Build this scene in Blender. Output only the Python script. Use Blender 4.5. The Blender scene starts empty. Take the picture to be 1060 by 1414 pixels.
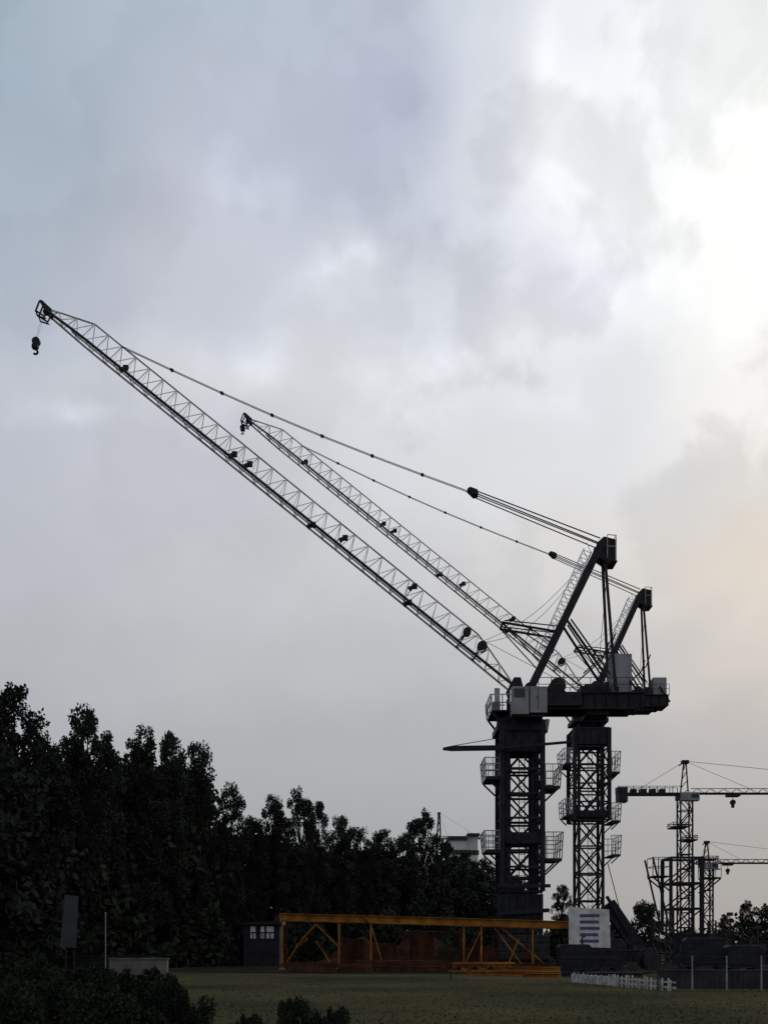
import bpy, math, random
from mathutils import Vector, Matrix
R = math.radians
scene = bpy.context.scene
col = scene.collection
F = 1400.0; HY = 1305.0; CX = 530.0; CZ = 1.7

def at(px, py, Y):
    return Vector(((px-CX)*Y/F, Y, CZ+(HY-py)*Y/F))
def lin(c):
    return tuple(((v/255)/12.92 if v/255 <= .04045 else ((v/255+.055)/1.055)**2.4) for v in c)

# ---------------------------------------------------------------- mesh builder
class MB:
    def __init__(s): s.v = []; s.f = []
    def tube(s, p, q, r, n=6, r2=None):
        p = Vector(p); q = Vector(q); d = q-p
        if d.length < 1e-6: return s
        d.normalize()
        a = Vector((0,0,1)) if abs(d.z) < .9 else Vector((1,0,0))
        u = d.cross(a).normalized(); w = d.cross(u)
        b = len(s.v); r2 = r if r2 is None else r2
        for i in range(n):
            t = 2*math.pi*i/n; o = u*math.cos(t)+w*math.sin(t)
            s.v.append(p+o*r); s.v.append(q+o*r2)
        for i in range(n):
            j = (i+1) % n
            s.f.append((b+2*i, b+2*j, b+2*j+1, b+2*i+1))
        s.f.append([b+2*i for i in range(n)][::-1]); s.f.append([b+2*i+1 for i in range(n)])
        return s
    def beam(s, p, q, w, h):
        p = Vector(p); q = Vector(q); d = (q-p)
        if d.length < 1e-6: return s
        d.normalize()
        y = Vector((0,1,0)) if abs(d.y) < .9 else Vector((1,0,0))
        u = y - d*y.dot(d); u.normalize(); w2 = d.cross(u)
        b = len(s.v)
        for e in (p, q):
            for a, c in ((-1,-1),(1,-1),(1,1),(-1,1)):
                s.v.append(e+u*a*w/2+w2*c*h/2)
        s.f += [(b,b+1,b+2,b+3),(b+7,b+6,b+5,b+4)]
        for i in range(4):
            j = (i+1) % 4; s.f.append((b+i, b+4+i, b+4+j, b+j))
        return s
    def box(s, x0, x1, y0, y1, z0, z1):
        b = len(s.v)
        for z in (z0, z1):
            for x, y in ((x0,y0),(x1,y0),(x1,y1),(x0,y1)): s.v.append(Vector((x,y,z)))
        s.f += [(b+3,b+2,b+1,b),(b+4,b+5,b+6,b+7)]
        for i in range(4):
            j = (i+1) % 4; s.f.append((b+i, b+j, b+4+j, b+4+i))
        return s
    def prism(s, pts, y0, y1):
        b = len(s.v); n = len(pts)
        for y in (y0, y1):
            for x, z in pts: s.v.append(Vector((x,y,z)))
        s.f.append(tuple(range(b, b+n))); s.f.append(tuple(range(b+2*n-1, b+n-1, -1)))
        for i in range(n):
            j = (i+1) % n; s.f.append((b+i, b+n+i, b+n+j, b+j))
        return s
    def path(s, pts, r, n=5):
        for a, c in zip(pts, pts[1:]): s.tube(a, c, r, n)
        return s
    def mesh(s, name):
        m = bpy.data.meshes.new(name); m.from_pydata([tuple(v) for v in s.v], [], s.f); m.update(); return m
    def build(s, name, mat, parent=None, bevel=0, smooth=False):
        m = s.mesh(name); m.materials.append(mat)
        o = bpy.data.objects.new(name, m); col.objects.link(o)
        if parent: o.parent = parent
        if bevel:
            b = o.modifiers.new('bevel', 'BEVEL'); b.width = bevel; b.segments = 2; b.limit_method = 'ANGLE'
        return o

def tag(o, label, cat, group=None, kind=None):
    if label: o['label'] = label
    if cat: o['category'] = cat
    if group: o['group'] = group
    if kind: o['kind'] = kind
    return o
def empty(name, loc, label, cat, group=None, rz=0):
    o = bpy.data.objects.new(name, None); col.objects.link(o)
    o.location = loc; o.rotation_euler = (0,0,rz); o.empty_display_size = .5
    return tag(o, label, cat, group)

# ---------------------------------------------------------------- materials
def mat(name, c1, c2=None, scale=3.0, rough=.7, metal=0.0, detail=4, bump=0.0, rnd=0.0, spec=.25):
    m = bpy.data.materials.new(name); m.use_nodes = True
    n = m.node_tree.nodes; l = m.node_tree.links; b = n['Principled BSDF']
    b.inputs['Roughness'].default_value = rough; b.inputs['Metallic'].default_value = metal
    b.inputs['Specular IOR Level'].default_value = spec
    c2 = c2 or tuple(x*.6 for x in c1)
    tc = n.new('ShaderNodeTexCoord'); no = n.new('ShaderNodeTexNoise')
    no.inputs['Scale'].default_value = scale; no.inputs['Detail'].default_value = detail
    l.new(tc.outputs['Object'], no.inputs['Vector'])
    cr = n.new('ShaderNodeValToRGB'); cr.color_ramp.elements[0].position = .35; cr.color_ramp.elements[1].position = .65
    cr.color_ramp.elements[0].color = (*c2,1); cr.color_ramp.elements[1].color = (*c1,1)
    l.new(no.outputs['Fac'], cr.inputs['Fac'])
    out = cr.outputs['Color']
    l.new(out, b.inputs['Base Color'])
    if bump:
        bp = n.new('ShaderNodeBump'); bp.inputs['Strength'].default_value = bump; bp.inputs['Distance'].default_value = .05
        l.new(no.outputs['Fac'], bp.inputs['Height']); l.new(bp.outputs['Normal'], b.inputs['Normal'])
    return m
def leafmat(name, c1, c2, rnd):
    m = bpy.data.materials.new(name); m.use_nodes = True
    n = m.node_tree.nodes; l = m.node_tree.links; n.remove(n['Principled BSDF'])
    d = n.new('ShaderNodeBsdfDiffuse'); l.new(d.outputs[0], n['Material Output'].inputs['Surface'])
    tc = n.new('ShaderNodeTexCoord'); no = n.new('ShaderNodeTexNoise'); no.inputs['Scale'].default_value = .5; no.inputs['Detail'].default_value = 2
    l.new(tc.outputs['Object'], no.inputs['Vector'])
    cr = n.new('ShaderNodeValToRGB'); cr.color_ramp.elements[0].position = .38; cr.color_ramp.elements[1].position = .62
    cr.color_ramp.elements[0].color = (*c2,1); cr.color_ramp.elements[1].color = (*c1,1); l.new(no.outputs['Fac'], cr.inputs['Fac'])
    oi = n.new('ShaderNodeObjectInfo'); mr = n.new('ShaderNodeMapRange'); mr.inputs['To Min'].default_value = 1-rnd; mr.inputs['To Max'].default_value = 1+rnd
    l.new(oi.outputs['Random'], mr.inputs['Value'])
    mx = n.new('ShaderNodeVectorMath'); mx.operation = 'SCALE'
    l.new(cr.outputs[0], mx.inputs[0]); l.new(mr.outputs[0], mx.inputs['Scale']); l.new(mx.outputs[0], d.inputs['Color'])
    return m
M = {}
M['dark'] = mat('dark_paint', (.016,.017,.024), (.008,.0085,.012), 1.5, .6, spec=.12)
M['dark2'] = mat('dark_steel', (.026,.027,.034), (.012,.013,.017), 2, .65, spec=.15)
M['lace'] = mat('pale_paint', (.80,.81,.83), (.6,.61,.63), .8, .5, spec=.5)
M['lace2'] = mat('silver_lacing', (.80,.81,.83), (.45,.46,.48), .5, .4, spec=.8)
M['chord2'] = mat('grey_chord', (.30,.30,.32), (.09,.09,.10), .5, .5, spec=.5)
M['chord1'] = mat('dark_chord', (.075,.076,.085), (.02,.02,.025), .5, .55, spec=.3)
M['grey'] = mat('grey_panel', (.20,.205,.23), (.14,.145,.165), .9, .6)
M['dimgrey'] = mat('dim_panel', (.035,.038,.045), (.024,.026,.03), .9, .7, spec=.1)
M['mesh'] = mat('rail_grey', (.34,.34,.36), (.18,.18,.19), 2, .6)
M['glass'] = mat('dark_glass', (.02,.025,.035), (.015,.015,.02), 2, .1)
M['rope'] = mat('rope', (.05,.05,.055), (.03,.03,.03), 5, .7)
M['yellow'] = mat('orange_steel', (.27,.115,.020), (.09,.036,.010), .9, .75, bump=.2, detail=7, spec=.08)
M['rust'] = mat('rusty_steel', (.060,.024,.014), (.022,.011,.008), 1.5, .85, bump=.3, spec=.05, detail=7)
M['white'] = mat('white_paint_bright_pane', (.46,.47,.49), (.30,.31,.33), 2, .6)
M['picket'] = mat('weathered_white', (.46,.46,.46), (.22,.22,.22), 3, .8)
M['blue'] = mat('blue_ink', (.05,.07,.13), (.035,.05,.1), 4, .6)
M['conc'] = mat('concrete', (.12,.12,.12), (.07,.07,.07), 1.5, .85, bump=.3)
M['soil'] = mat('red_soil', (.065,.027,.020), (.028,.014,.011), 2.2, .95, bump=.8, spec=.05)
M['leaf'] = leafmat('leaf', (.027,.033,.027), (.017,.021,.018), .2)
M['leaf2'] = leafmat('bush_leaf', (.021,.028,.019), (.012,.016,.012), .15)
M['bark'] = mat('bark', (.02,.018,.016), (.012,.010,.009), 4, .9, bump=.5, spec=.05)
M['grassb'] = mat('grass_blade', (.046,.047,.027), (.030,.032,.019), .12, .9, spec=.0)
M['pale_wall'] = mat('far_wall', (.42,.43,.45), (.34,.35,.37), .2, .8)

# ---------------------------------------------------------------- ground
def ground():
    m = bpy.data.materials.new('grass_ground'); m.use_nodes = True
    n = m.node_tree.nodes; l = m.node_tree.links; b = n['Principled BSDF']
    b.inputs['Roughness'].default_value = 1; b.inputs['Specular IOR Level'].default_value = 0
    tc = n.new('ShaderNodeTexCoord')
    a = n.new('ShaderNodeTexNoise'); a.inputs['Scale'].default_value = .11; a.inputs['Detail'].default_value = 5
    c = n.new('ShaderNodeTexNoise'); c.inputs['Scale'].default_value = 1.2; c.inputs['Detail'].default_value = 5
    for x in (a, c): l.new(tc.outputs['Object'], x.inputs['Vector'])
    r1 = n.new('ShaderNodeValToRGB'); r1.color_ramp.elements[0].position = .36; r1.color_ramp.elements[1].position = .62
    r1.color_ramp.elements[0].color = (.030,.032,.020,1); r1.color_ramp.elements[1].color = (.060,.054,.034,1)
    r2 = n.new('ShaderNodeValToRGB'); r2.color_ramp.elements[0].color = (.75,.75,.75,1); r2.color_ramp.elements[1].color = (1.15,1.15,1.1,1)
    l.new(a.outputs['Fac'], r1.inputs['Fac']); l.new(c.outputs['Fac'], r2.inputs['Fac'])
    mx = n.new('ShaderNodeMix'); mx.data_type = 'RGBA'; mx.blend_type = 'MULTIPLY'; mx.inputs['Factor'].default_value = 1
    l.new(r1.outputs['Color'], mx.inputs['A']); l.new(r2.outputs['Color'], mx.inputs['B'])
    l.new(mx.outputs['Result'], b.inputs['Base Color'])
    mb = MB(); s = 4000
    mb.v += [Vector((-s,-200,0)),Vector((s,-200,0)),Vector((s,s,0)),Vector((-s,s,0))]; mb.f.append((0,1,2,3))
    tag(mb.build('ground', m), 'dim olive grass field running under the whole crane yard', 'ground', kind='structure')
ground()
mb = MB(); rr = random.Random(4); pts = []
for i in range(40):
    t = 2*math.pi*i/40; k = 1+rr.uniform(-.06,.06)
    pts.append(Vector((9+36*k*math.cos(t), 86+28*k*math.sin(t), .004)))
mb.v += pts; mb.f.append(tuple(range(40)))
M['dirt'] = mat('yard_dirt', (.028,.023,.019), (.014,.012,.010), .5, .95, detail=8, spec=.0)
tag(mb.build('path', M['dirt']), 'bare dark dirt yard around the crane bases', 'dirt yard', kind='structure')

rr = random.Random(11); mb = MB()
for i in range(16000):
    Y = 20+30*rr.random()**1.5; x = rr.uniform(-.42,.42)*Y
    h = rr.uniform(.02,.055)*(1 if rr.random() < .985 else 2.5); a = rr.uniform(0,math.pi); w = .016*rr.uniform(.7,1.6)
    dx, dy = math.cos(a)*w, math.sin(a)*w; b = len(mb.v)
    mb.v += [Vector((x-dx,Y-dy,0)),Vector((x+dx,Y+dy,0)),Vector((x+rr.uniform(-.05,.05),Y+rr.uniform(-.05,.05),h))]
    mb.f.append((b,b+1,b+2))
tag(mb.build('grass', M['grassb']), 'short dull green grass across the foreground', 'grass', kind='stuff')

# ---------------------------------------------------------------- vegetation
def leaf(mb, p, s, rr):
    a = Vector((rr.gauss(0,1),rr.gauss(0,1),rr.gauss(0,1))).normalized()
    b = a.cross(Vector((rr.gauss(0,1),rr.gauss(0,1),rr.gauss(0,1)))).normalized()
    k = len(mb.v); s1 = s*rr.uniform(.6,1.3)
    mb.v += [p-a*s1*.5, p+b*s1*.3, p+a*s1*.5, p-b*s1*.3]; mb.f.append((k,k+1,k+2,k+3))

def tree_mesh(seed, h, w, style, nleaf, ls, nclump):
    rr = random.Random(seed); crown = MB(); tr = MB()
    z0 = h*(.2 if style == 'plume' else .08)
    top = h*.9
    pts = [Vector((0,0,0))]
    for i in range(1,7): pts.append(Vector((rr.gauss(0,.02*h*i/6), rr.gauss(0,.02*h*i/6), top*i/6)))
    for i in range(6): tr.tube(pts[i], pts[i+1], .018*h*(1-i/6.6), 8, .018*h*(1-(i+1)/6.6))
    lobes = []
    if style == 'plume':
        lobes.append((Vector((0,0,0)), h*.98, w*.37))
        for k in range(rr.randint(2,4)):
            a = rr.uniform(0,2*math.pi); d = w*rr.uniform(.2,.34)
            lobes.append((Vector((math.cos(a)*d, math.sin(a)*d, 0)), h*rr.uniform(.78,.93), w*rr.uniform(.19,.27)))
    clumps = []
    for i in range(nclump):
        if style == 'plume':
            c, hh, rad = rr.choice(lobes[:1]*2+lobes)
            t = rr.random()**.75
            z = z0+(hh-z0)*t
            prof = rad*min(1, .6+1.4*t)*math.sqrt(max(.0,1-max(0,(t-.55)/.47)**1.8))
            a = rr.uniform(0,2*math.pi); d = prof*math.sqrt(rr.random())
            p = c*min(1,.5+t)+Vector((math.cos(a)*d, math.sin(a)*d, z))
            cr_ = w*rr.uniform(.07,.12); ch = cr_*rr.uniform(1.0,1.6)
        else:
            t = rr.random(); z = z0+(h-z0)*t
            prof = w*.5*math.sqrt(max(.02,1-(abs(t-.42)/.6)**2.2))
            a = rr.uniform(0,2*math.pi); d = prof*math.sqrt(rr.uniform(.1,1))
            p = Vector((math.cos(a)*d, math.sin(a)*d, z))
            cr_ = w*rr.uniform(.08,.15); ch = cr_*rr.uniform(.8,1.4)
        clumps.append((p, cr_, ch))
    for p, cr_, ch in clumps[::3]:
        zi = max(.5, p.z*.72); k = min(5, int(zi/top*6)); base = pts[k].lerp(pts[k+1], zi/top*6-k)
        tr.tube(base, p, .0042*h, 5, .0015*h)
    per = nleaf//nclump
    for p, cr_, ch in clumps:
        for j in range(per):
            v = Vector((rr.gauss(0,1),rr.gauss(0,1),rr.gauss(0,1))).normalized()*(rr.random()**.4)
            leaf(crown, p+Vector((v.x*cr_, v.y*cr_, v.z*ch)), ls, rr)
    return crown.mesh('crown'), tr.mesh('trunk')

def set_mat(ms, leafm):
    ms[0].materials.append(leafm); ms[1].materials.append(M['bark']); return ms
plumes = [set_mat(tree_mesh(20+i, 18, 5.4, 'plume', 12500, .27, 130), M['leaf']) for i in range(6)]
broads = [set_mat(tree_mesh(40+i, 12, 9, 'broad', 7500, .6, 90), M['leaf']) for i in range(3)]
def tree(px, py, Y, kind, idx, label, group=None, name='poplar_tree', wide=1.0, cat='tree'):
    h = (HY-py)*Y/F+CZ
    ms, h0 = (plumes[idx % 6], 18) if kind == 'p' else (broads[idx % 3], 12)
    r = empty(name, ((px-CX)*Y/F, Y, 0), label, cat, group, rz=idx*1.7)
    k = h/h0; r.scale = (k*wide, k*wide, k)
    for nm, m in (('crown', ms[0]), ('trunk', ms[1])):
        o = bpy.data.objects.new(nm, m); col.objects.link(o); o.parent = r
    return r

G = 'trees of the long tree line'
line = [(-28,976,58,1.0,'tall plume-shaped tree cut by the left photo edge'),
 (20,944,62,.85,'tallest leafy tree of the tree line, at its left end'),
 (64,1012,66,.95,'tree with low rounded top just right of the tallest left tree'),
 (115,976,68,.76,'narrow pointed tree rising as second peak of the tree line'),
 (147,1012,71,.75,'short-topped tree between the second peak and the twin peaks'),
 (196,1002,75,.78,'dark tree forming left half of the twin peaks in the tree line'),
 (238,1014,79,.72,'dark tree forming right half of the twin peaks in the tree line'),
 (274,1024,83,.74,'last tall tree before the tree line steps down'),
 (317,1080,90,.75,'slim tree standing alone just past the step down in the tree line'),
 (348,1128,94,.9,'low tree in the dip right of the slim lone tree'),
 (377,1098,98,.8,'pointed tree left of the leaning plume pair in mid tree line'),
 (412,1088,101,.75,'highest plume in the middle stretch of the tree line'),
 (440,1108,105,.8,'pointed tree right of the highest middle plume'),
 (470,1126,110,.9,'small treetop halfway along the falling tree line'),
 (498,1142,116,1.0,'small treetop under the long jib, left of the flat stretch'),
 (528,1146,120,1.1,'low treetop in the flat stretch of the tree line'),
 (560,1150,126,1.1,'low treetop directly left of the dark cone-shaped tree'),
 (587,1118,130,1.0,'dark cone-shaped tree rising near the far crane mast'),
 (614,1164,138,1.1,'treetop in front of the far pale building, left side'),
 (642,1176,145,1.2,'treetop in front of the far pale building, right side'),
 (668,1184,150,1.2,'treetop touching the left side of the nearest crane mast'),
 (700,1206,156,1.2,'tree seen through the nearest crane mast'),
 (730,1220,160,1.2,'tree behind the right side of the nearest crane mast')]
for i, (px, py, Y, wd, lb) in enumerate(line):
    tree(px, py, Y, 'p', i, lb, G, wide=wd)
rr = random.Random(77)
for i in range(26):
    t = i/25
    px = -40+t*740+rr.uniform(-8,8); Y = 56+t*90+rr.uniform(-4,5)
    pyt = (1056+max(0,px)*.06+rr.uniform(-6,18)) if px < 280 else 1152+(px-300)*.14+rr.uniform(-4,14)
    tree(px, pyt, Y, 'b', i, 'broad dark tree packed into the lower mass of the tree line', 'broad trees filling the lower tree line', name='broadleaf_tree', wide=.85)
for i, (px, py, Y, lb) in enumerate([
  (776,1222,130,'small spiky tree in the gap between the two crane masts'),
  (890,1250,120,'small round tree between the striped sign and the far cranes'),
  (1030,1243,118,'small tree right of the far crane bases'),
  (1056,1250,112,'small tree at the right photo edge'),
  (1000,1262,125,'low tree behind the short far crane mast'),
  (862,1290,124,'low shrubby tree behind the sloping mast brace')]):
    tree(px, py, Y, 'p' if i % 2 == 0 else 'b', i+3, lb, name='small_tree', wide=1.1 if i%2 == 0 else .75)

def bush_mesh(seed, n, ls):
    rr = random.Random(seed); c = MB(); st = MB()
    for k in range(26):
        a = rr.uniform(0,2*math.pi); d = .8*math.sqrt(rr.random()); z = rr.uniform(.15,.92)*math.sqrt(max(.1,1-d*d*.8))
        p = Vector((math.cos(a)*d, math.sin(a)*d, z)); st.tube((p.x*.15,p.y*.15,0), p, .02, 5, .006)
        rad = rr.uniform(.14,.27)
        for j in range(n//26):
            v = Vector((rr.gauss(0,1),rr.gauss(0,1),rr.gauss(0,1))).normalized()*(rr.random()**.45)*rad
            q = p+v
            if q.z > 0: leaf(c, q, ls, rr)
    a, b = c.mesh('foliage'), st.mesh('stem'); a.materials.append(M['leaf2']); b.materials.append(M['bark']); return a, b
bm_ = [bush_mesh(i, 8000, .085) for i in range(3)]
def bush(px, py, Y, w, idx, label, group=None, wz=1):
    h = (HY-py)*Y/F+CZ
    r = empty('bush', ((px-CX)*Y/F, Y, 0), label, 'bush', group, rz=idx*2.1); r.scale = (w/2, w/2, h)
    for nm, m in zip(('foliage','stem'), bm_[idx % 3]):
        o = bpy.data.objects.new(nm, m); col.objects.link(o); o.parent = r
for i, b in enumerate([
  (10,1312,22,2.4,'dark bush in the bottom left corner, leftmost of the hedge'),
  (75,1318,20,2.0,'dark bush second from the left in the foreground hedge'),
  (135,1330,22,2.2,'dark bush in the middle of the foreground hedge'),
  (195,1335,20,1.9,'dark bush fourth from the left in the foreground hedge'),
  (250,1347,19,1.5,'lowest dark bush at the right end of the foreground hedge'),
  (412,1375,17,.9,'small dark bush alone at the bottom edge of the grass'),
  (465,1388,17,.6,'tiny dark bush right of the small lone bush'),
  (40,1352,15,1.8,'near dark bush in front of the left hedge end'),
  (160,1366,15,1.7,'near dark bush in front of the hedge middle'),
  (345,1398,17,.6,'tiny tuft left of the small lone bush'),
  (100,1345,17,2.0,'near dark bush between the two front hedge bushes')]):
    bush(b[0], b[1], b[2], b[3], i, b[4])

rr = random.Random(31); st = MB(); lf = MB(); H = 2.1
st.tube((0,0,0),(0.05,0,H*.7),.035,6,.015)
for k in range(26):
    a = rr.uniform(0,6.28); z = rr.uniform(.25,.7)*H; q = Vector((math.cos(a)*rr.uniform(.3,.8), math.sin(a)*.5, z+rr.uniform(.2,.6)))
    st.tube((.02,0,z*.8), q, .014, 4, .005)
    for j in range(34): leaf(lf, q+Vector((rr.gauss(0,.13),rr.gauss(0,.13),rr.gauss(0,.16))), .075, rr)
root = empty('young_tree', ((622-CX)*52/F,52,0), 'thin young tree with sparse leaves in front of the orange steel frames', 'tree')
lf.build('crown', M['leaf2'], root); st.build('trunk', M['bark'], root)

rr = random.Random(5); mb = MB()
for i in range(22000):
    t = rr.random(); px = -60+t*860; Y = 54+t*70+rr.uniform(-3,3)
    hmax = 3.4+1.2*math.sin(px*.05)+.8*math.sin(px*.13+1)
    z = rr.random()*hmax
    leaf(mb, Vector(((px-CX)*Y/F, Y, z)), .7, rr)
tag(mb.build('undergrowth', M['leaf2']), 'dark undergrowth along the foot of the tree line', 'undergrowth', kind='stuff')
mb = MB()
for i in range(20000):
    x = rr.uniform(25,190); Y = 190+rr.uniform(-6,6)
    hm = 4.5+1.3*math.sin(x*.21)+1.2*math.sin(x*.57+1)+rr.uniform(-1,.6)
    leaf(mb, Vector((x, Y, rr.random()*hm)), 1.0, rr)
tag(mb.build('distant_wood', M['leaf2']), 'low dark wood along the horizon on the right', 'wood', kind='stuff')

# ---------------------------------------------------------------- luffing cranes
S = .055
def luffing_crane(axis_px, Y, deck_py, label, spec):
    root = empty('tower_crane', ((axis_px-CX)*Y/F, Y, 0), label, 'tower crane')
    s = Y/F
    zz = lambda py: CZ+(HY-py)*s
    xx = lambda px: (px-axis_px)*s
    ZD = zz(deck_py); kx, kz = spec['k']
    gx = lambda px: (px-717)*S*(kx if px > 717 else 1)
    U0 = lambda px, py, y=0: Vector(((px-717)*S, y, ZD+(960-py)*S))
    U = lambda px, py, y=0: Vector((gx(px), y, ZD+(960-py)*S*kz))
    wm = spec['wm']; h = wm/2; mb_ = spec['br']
    zt = ZD-1.6; m = MB(); br = MB(); z = .6
    for a in (-1,1):
        for b in (-1,1): m.box(a*h-.14, a*h+.14, b*h-.14, b*h+.14, .6, zt)
    n = round((zt-.6)/spec['panel']); ph = (zt-.6)/n
    for i in range(n+1):
        z = .6+i*ph
        for a in (-1,1):
            br.beam((-h,a*h,z),(h,a*h,z),.14,.16); br.beam((a*h,-h,z),(a*h,h,z),.12,.14)
            if i < n:
                br.tube((-h,a*h,z),(h,a*h,z+ph),mb_); br.tube((h,a*h,z),(-h,a*h,z+ph),mb_)
                e = 1 if i % 2 else -1
                br.tube((a*h,-h*e,z),(a*h,h*e,z+ph),mb_*.8)
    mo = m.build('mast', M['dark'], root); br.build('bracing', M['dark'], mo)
    lad = MB()
    for sx in (-.22,.22): lad.tube((sx+.2,.25,.6),(sx+.2,.25,zt),.035)
    for i in range(int((zt-.6)/.4)): lad.tube((-.02,.25,.6+i*.4),(.42,.25,.6+i*.4),.02,4)
    lad.build('ladder', M['dark2'], mo)
    b = MB(); w = h+1.1
    b.beam((-w,-w,.45),(w,w,.45),.6,.6); b.beam((-w,w,.47),(w,-w,.47),.6,.6)
    for a in (-1,1):
        b.beam((a*w,-w,.35),(a*w,w,.35),.5,.5); b.beam((-w,a*w,.35),(w,a*w,.35),.5,.5)
        for c in (-1,1):
            b.tube((a*w*.95,c*w*.95,.5),(a*h,c*h,4.2),.14,8)
    b.build('base_frame', M['dark'], root)
    for a in (-1,1):
        bb = MB()
        for k in range(3): bb.box(-w+.2, w-.2, a*w-.45, a*w+.45, .62+k*.62, 1.2+k*.62)
        bb.build('ballast', M['dark2'], root, bevel=.04)
    f0, f1 = spec['frame']; z1, z0 = zz(f0), zz(f1); wf = spec['wf']/2
    fr = MB()
    for a in (-1,1):
        for c in (-1,1): fr.box(a*wf-.18, a*wf+.18, c*wf-.18, c*wf+.18, z0, z1)
    n = max(3, round((z1-z0)/1.85)); ph = (z1-z0)/n
    for i in range(n+1):
        z = z0+i*ph
        for a in (-1,1):
            fr.beam((-wf,a*wf,z),(wf,a*wf,z),.14,.16); fr.beam((a*wf,-wf,z),(a*wf,wf,z),.12,.14)
            if i < n:
                e = 1 if i % 2 else -1
                fr.tube((a*wf,-wf*e,z),(a*wf,wf*e,z+ph),.06)
                for q in (-1,1):
                    fr.tube((q*wf,a*wf,z),(q*(h+.05),a*wf,z+ph*.5),.07); fr.tube((q*(h+.05),a*wf,z+ph*.5),(q*wf,a*wf,z+ph),.07)
    fo = fr.build('climbing_frame', M['dark'], root)
    for (p0, p1) in spec['bands']:
        pb = MB(); k = wf-.02
        za, zb = zz(p1), zz(p0)
        for a in (-1,1):
            pb.box(-k, k, a*k-.05-.14*(a>0), a*k+.05-.14*(a>0), za, zb); pb.box(a*(k-.1)-.04, a*(k-.1)+.04, -k+.08, k-.22, za, zb)
        for i in range(5):
            x = -k+.3+i*(2*k-.6)/4; pb.box(x-.05,x+.05,-k-.12,-k-.052,za+.1,zb-.1)
        pb.build('side_panel', M['dark'], fo)
    for (sd, fpy, wpx, hpx) in spec['plat']:
        zf = zz(fpy); wd = wpx*s; hh = hpx*s; x0 = sd*(wf+.2); x1 = x0+sd*wd; d = wf+.1
        p = MB(); p.box(min(x0,x1),max(x0,x1),-d,d,zf-.12,zf)
        for y in (-d+.15,d-.15): p.beam((x1-sd*.1,y,zf-.14),(x0,y,zf-.1-wd*.9),.1,.12)
        p.beam((x0,-d-.06,zf-.1),(x1,-d-.06,zf-.1),.1,.25)
        po = p.build('platform', M['dark'], root)
        q = MB(); out = x1+sd*.12
        for y in (-d,-d/3,d/3,d):
            q.tube((x1,y,zf),(out,y,zf+hh),.05,5)
        for t in (0,.5): 
            for yy in (-d,d): q.tube((x0+(x1-x0)*t,yy,zf),(x0+(x1-x0)*t,yy,zf+hh),.04,5)
        for k in (.35,.68,1):
            q.tube((x1+sd*.12*k,-d,zf+hh*k),(x1+sd*.12*k,d,zf+hh*k),.04,5)
            for yy in (-d,d): q.tube((x0,yy,zf+hh*k),(x1+sd*.12*k,yy,zf+hh*k),.04,5)
        for k in range(7):
            xk = x0+(x1-x0)*k/6
            q.tube((xk,-d,zf),(xk,-d,zf+hh),.014,4)
        q.build('railing', M['mesh'], po)
    t = MB()
    t.tube((0,0,ZD-2.6),(0,0,ZD-1.9),1.75,24); t.tube((0,0,ZD-1.9),(0,0,ZD-1.45),1.5,24)
    t.box(-1.9,1.75,-1.7,1.7,ZD-3.0,ZD-2.55)
    for i in range(8): 
        a = i*math.pi/4+.2; t.beam((1.2*math.cos(a),1.2*math.sin(a),ZD-3.4),(1.6*math.cos(a),1.6*math.sin(a),ZD-2.6),.2,.2)
    t.build('turntable', M['dark'], root)
    fp = MB(); fp.box(-2.3,-.7,-1.7,1.7,ZD-1.62,ZD-1.5)
    for y in (-1.5,1.5): fp.beam((-2.2,y,ZD-1.65),(-1.4,y,ZD-2.7),.12,.14)
    fpo = fp.build('platform', M['dark'], root)
    eb = MB(); eb.box(-2.15,-1.6,-1.2,.3,ZD-1.5,ZD-.75); eb.build('equipment_box', M['grey'], fpo, bevel=.03)
    q = MB()
    for y in (-1.7,-.6,.6,1.7): q.tube((-2.3,y,ZD-1.5),(-2.42,y,ZD-.35),.05,5)
    for x in (-2.3,-1.5): 
        for y in (-1.7,1.7): q.tube((x,y,ZD-1.5),(x,y,ZD-.35),.045,5)
    for z in (ZD-.95,ZD-.35):
        q.tube((-2.38,-1.7,z),(-2.38,1.7,z),.045,5)
        for y in (-1.7,1.7): q.tube((-2.38,y,z),(-.9,y,z),.045,5)
    q.box(-2.1,-1.7,-1.75,-1.7,ZD-.9,ZD+.1)
    q.build('railing', M['mesh'], fpo)
    dk = MB()
    X0, X1 = -.85, gx(884)
    for y in (-1.15,1.15):
        dk.box(X0,X1,y-.05,y+.05,ZD-1.25,ZD-.15); dk.box(X0,X1,y-.2,y+.2,ZD-.15,ZD-.07); dk.box(X0,X1-.6,y-.2,y+.2,ZD-1.35,ZD-1.25)
        x = X0+.4
        while x < X1: dk.box(x-.03,x+.03,y-.18,y+.18,ZD-1.25,ZD-.15); x += .85
    dk.box(X0,X1,-1.08,1.08,ZD-.4,ZD-.32)
    x = X0+.5
    while x < X1: dk.beam((x,-1.09,ZD-.8),(x,1.09,ZD-.8),.2,.4); x += 1.2
    dk.box(1.4,4.4,-1.6,-1.22,ZD-1.15,ZD-.2)
    dk.box(4.9,6.6,-1.02,1.02,ZD-1.7,ZD-.9)
    do = dk.build('machinery_deck', M['dark'], root)
    hr = MB()
    for y in (-1.5,1.5):
        for i in range(9):
            x = 1.2+i*.98*kx; hr.tube((x,y,ZD-.1),(x,y,ZD+.95),.03,5); hr.beam((x,y*.8,ZD-.12),(x,y,ZD-.12),.06,.06)
        for z in (.45,.95): hr.tube((1.2,y,ZD+z),(1.2+7.84*kx,y,ZD+z),.028,5)
    hr.build('handrail', M['dark2'], do)
    c = MB()
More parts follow.
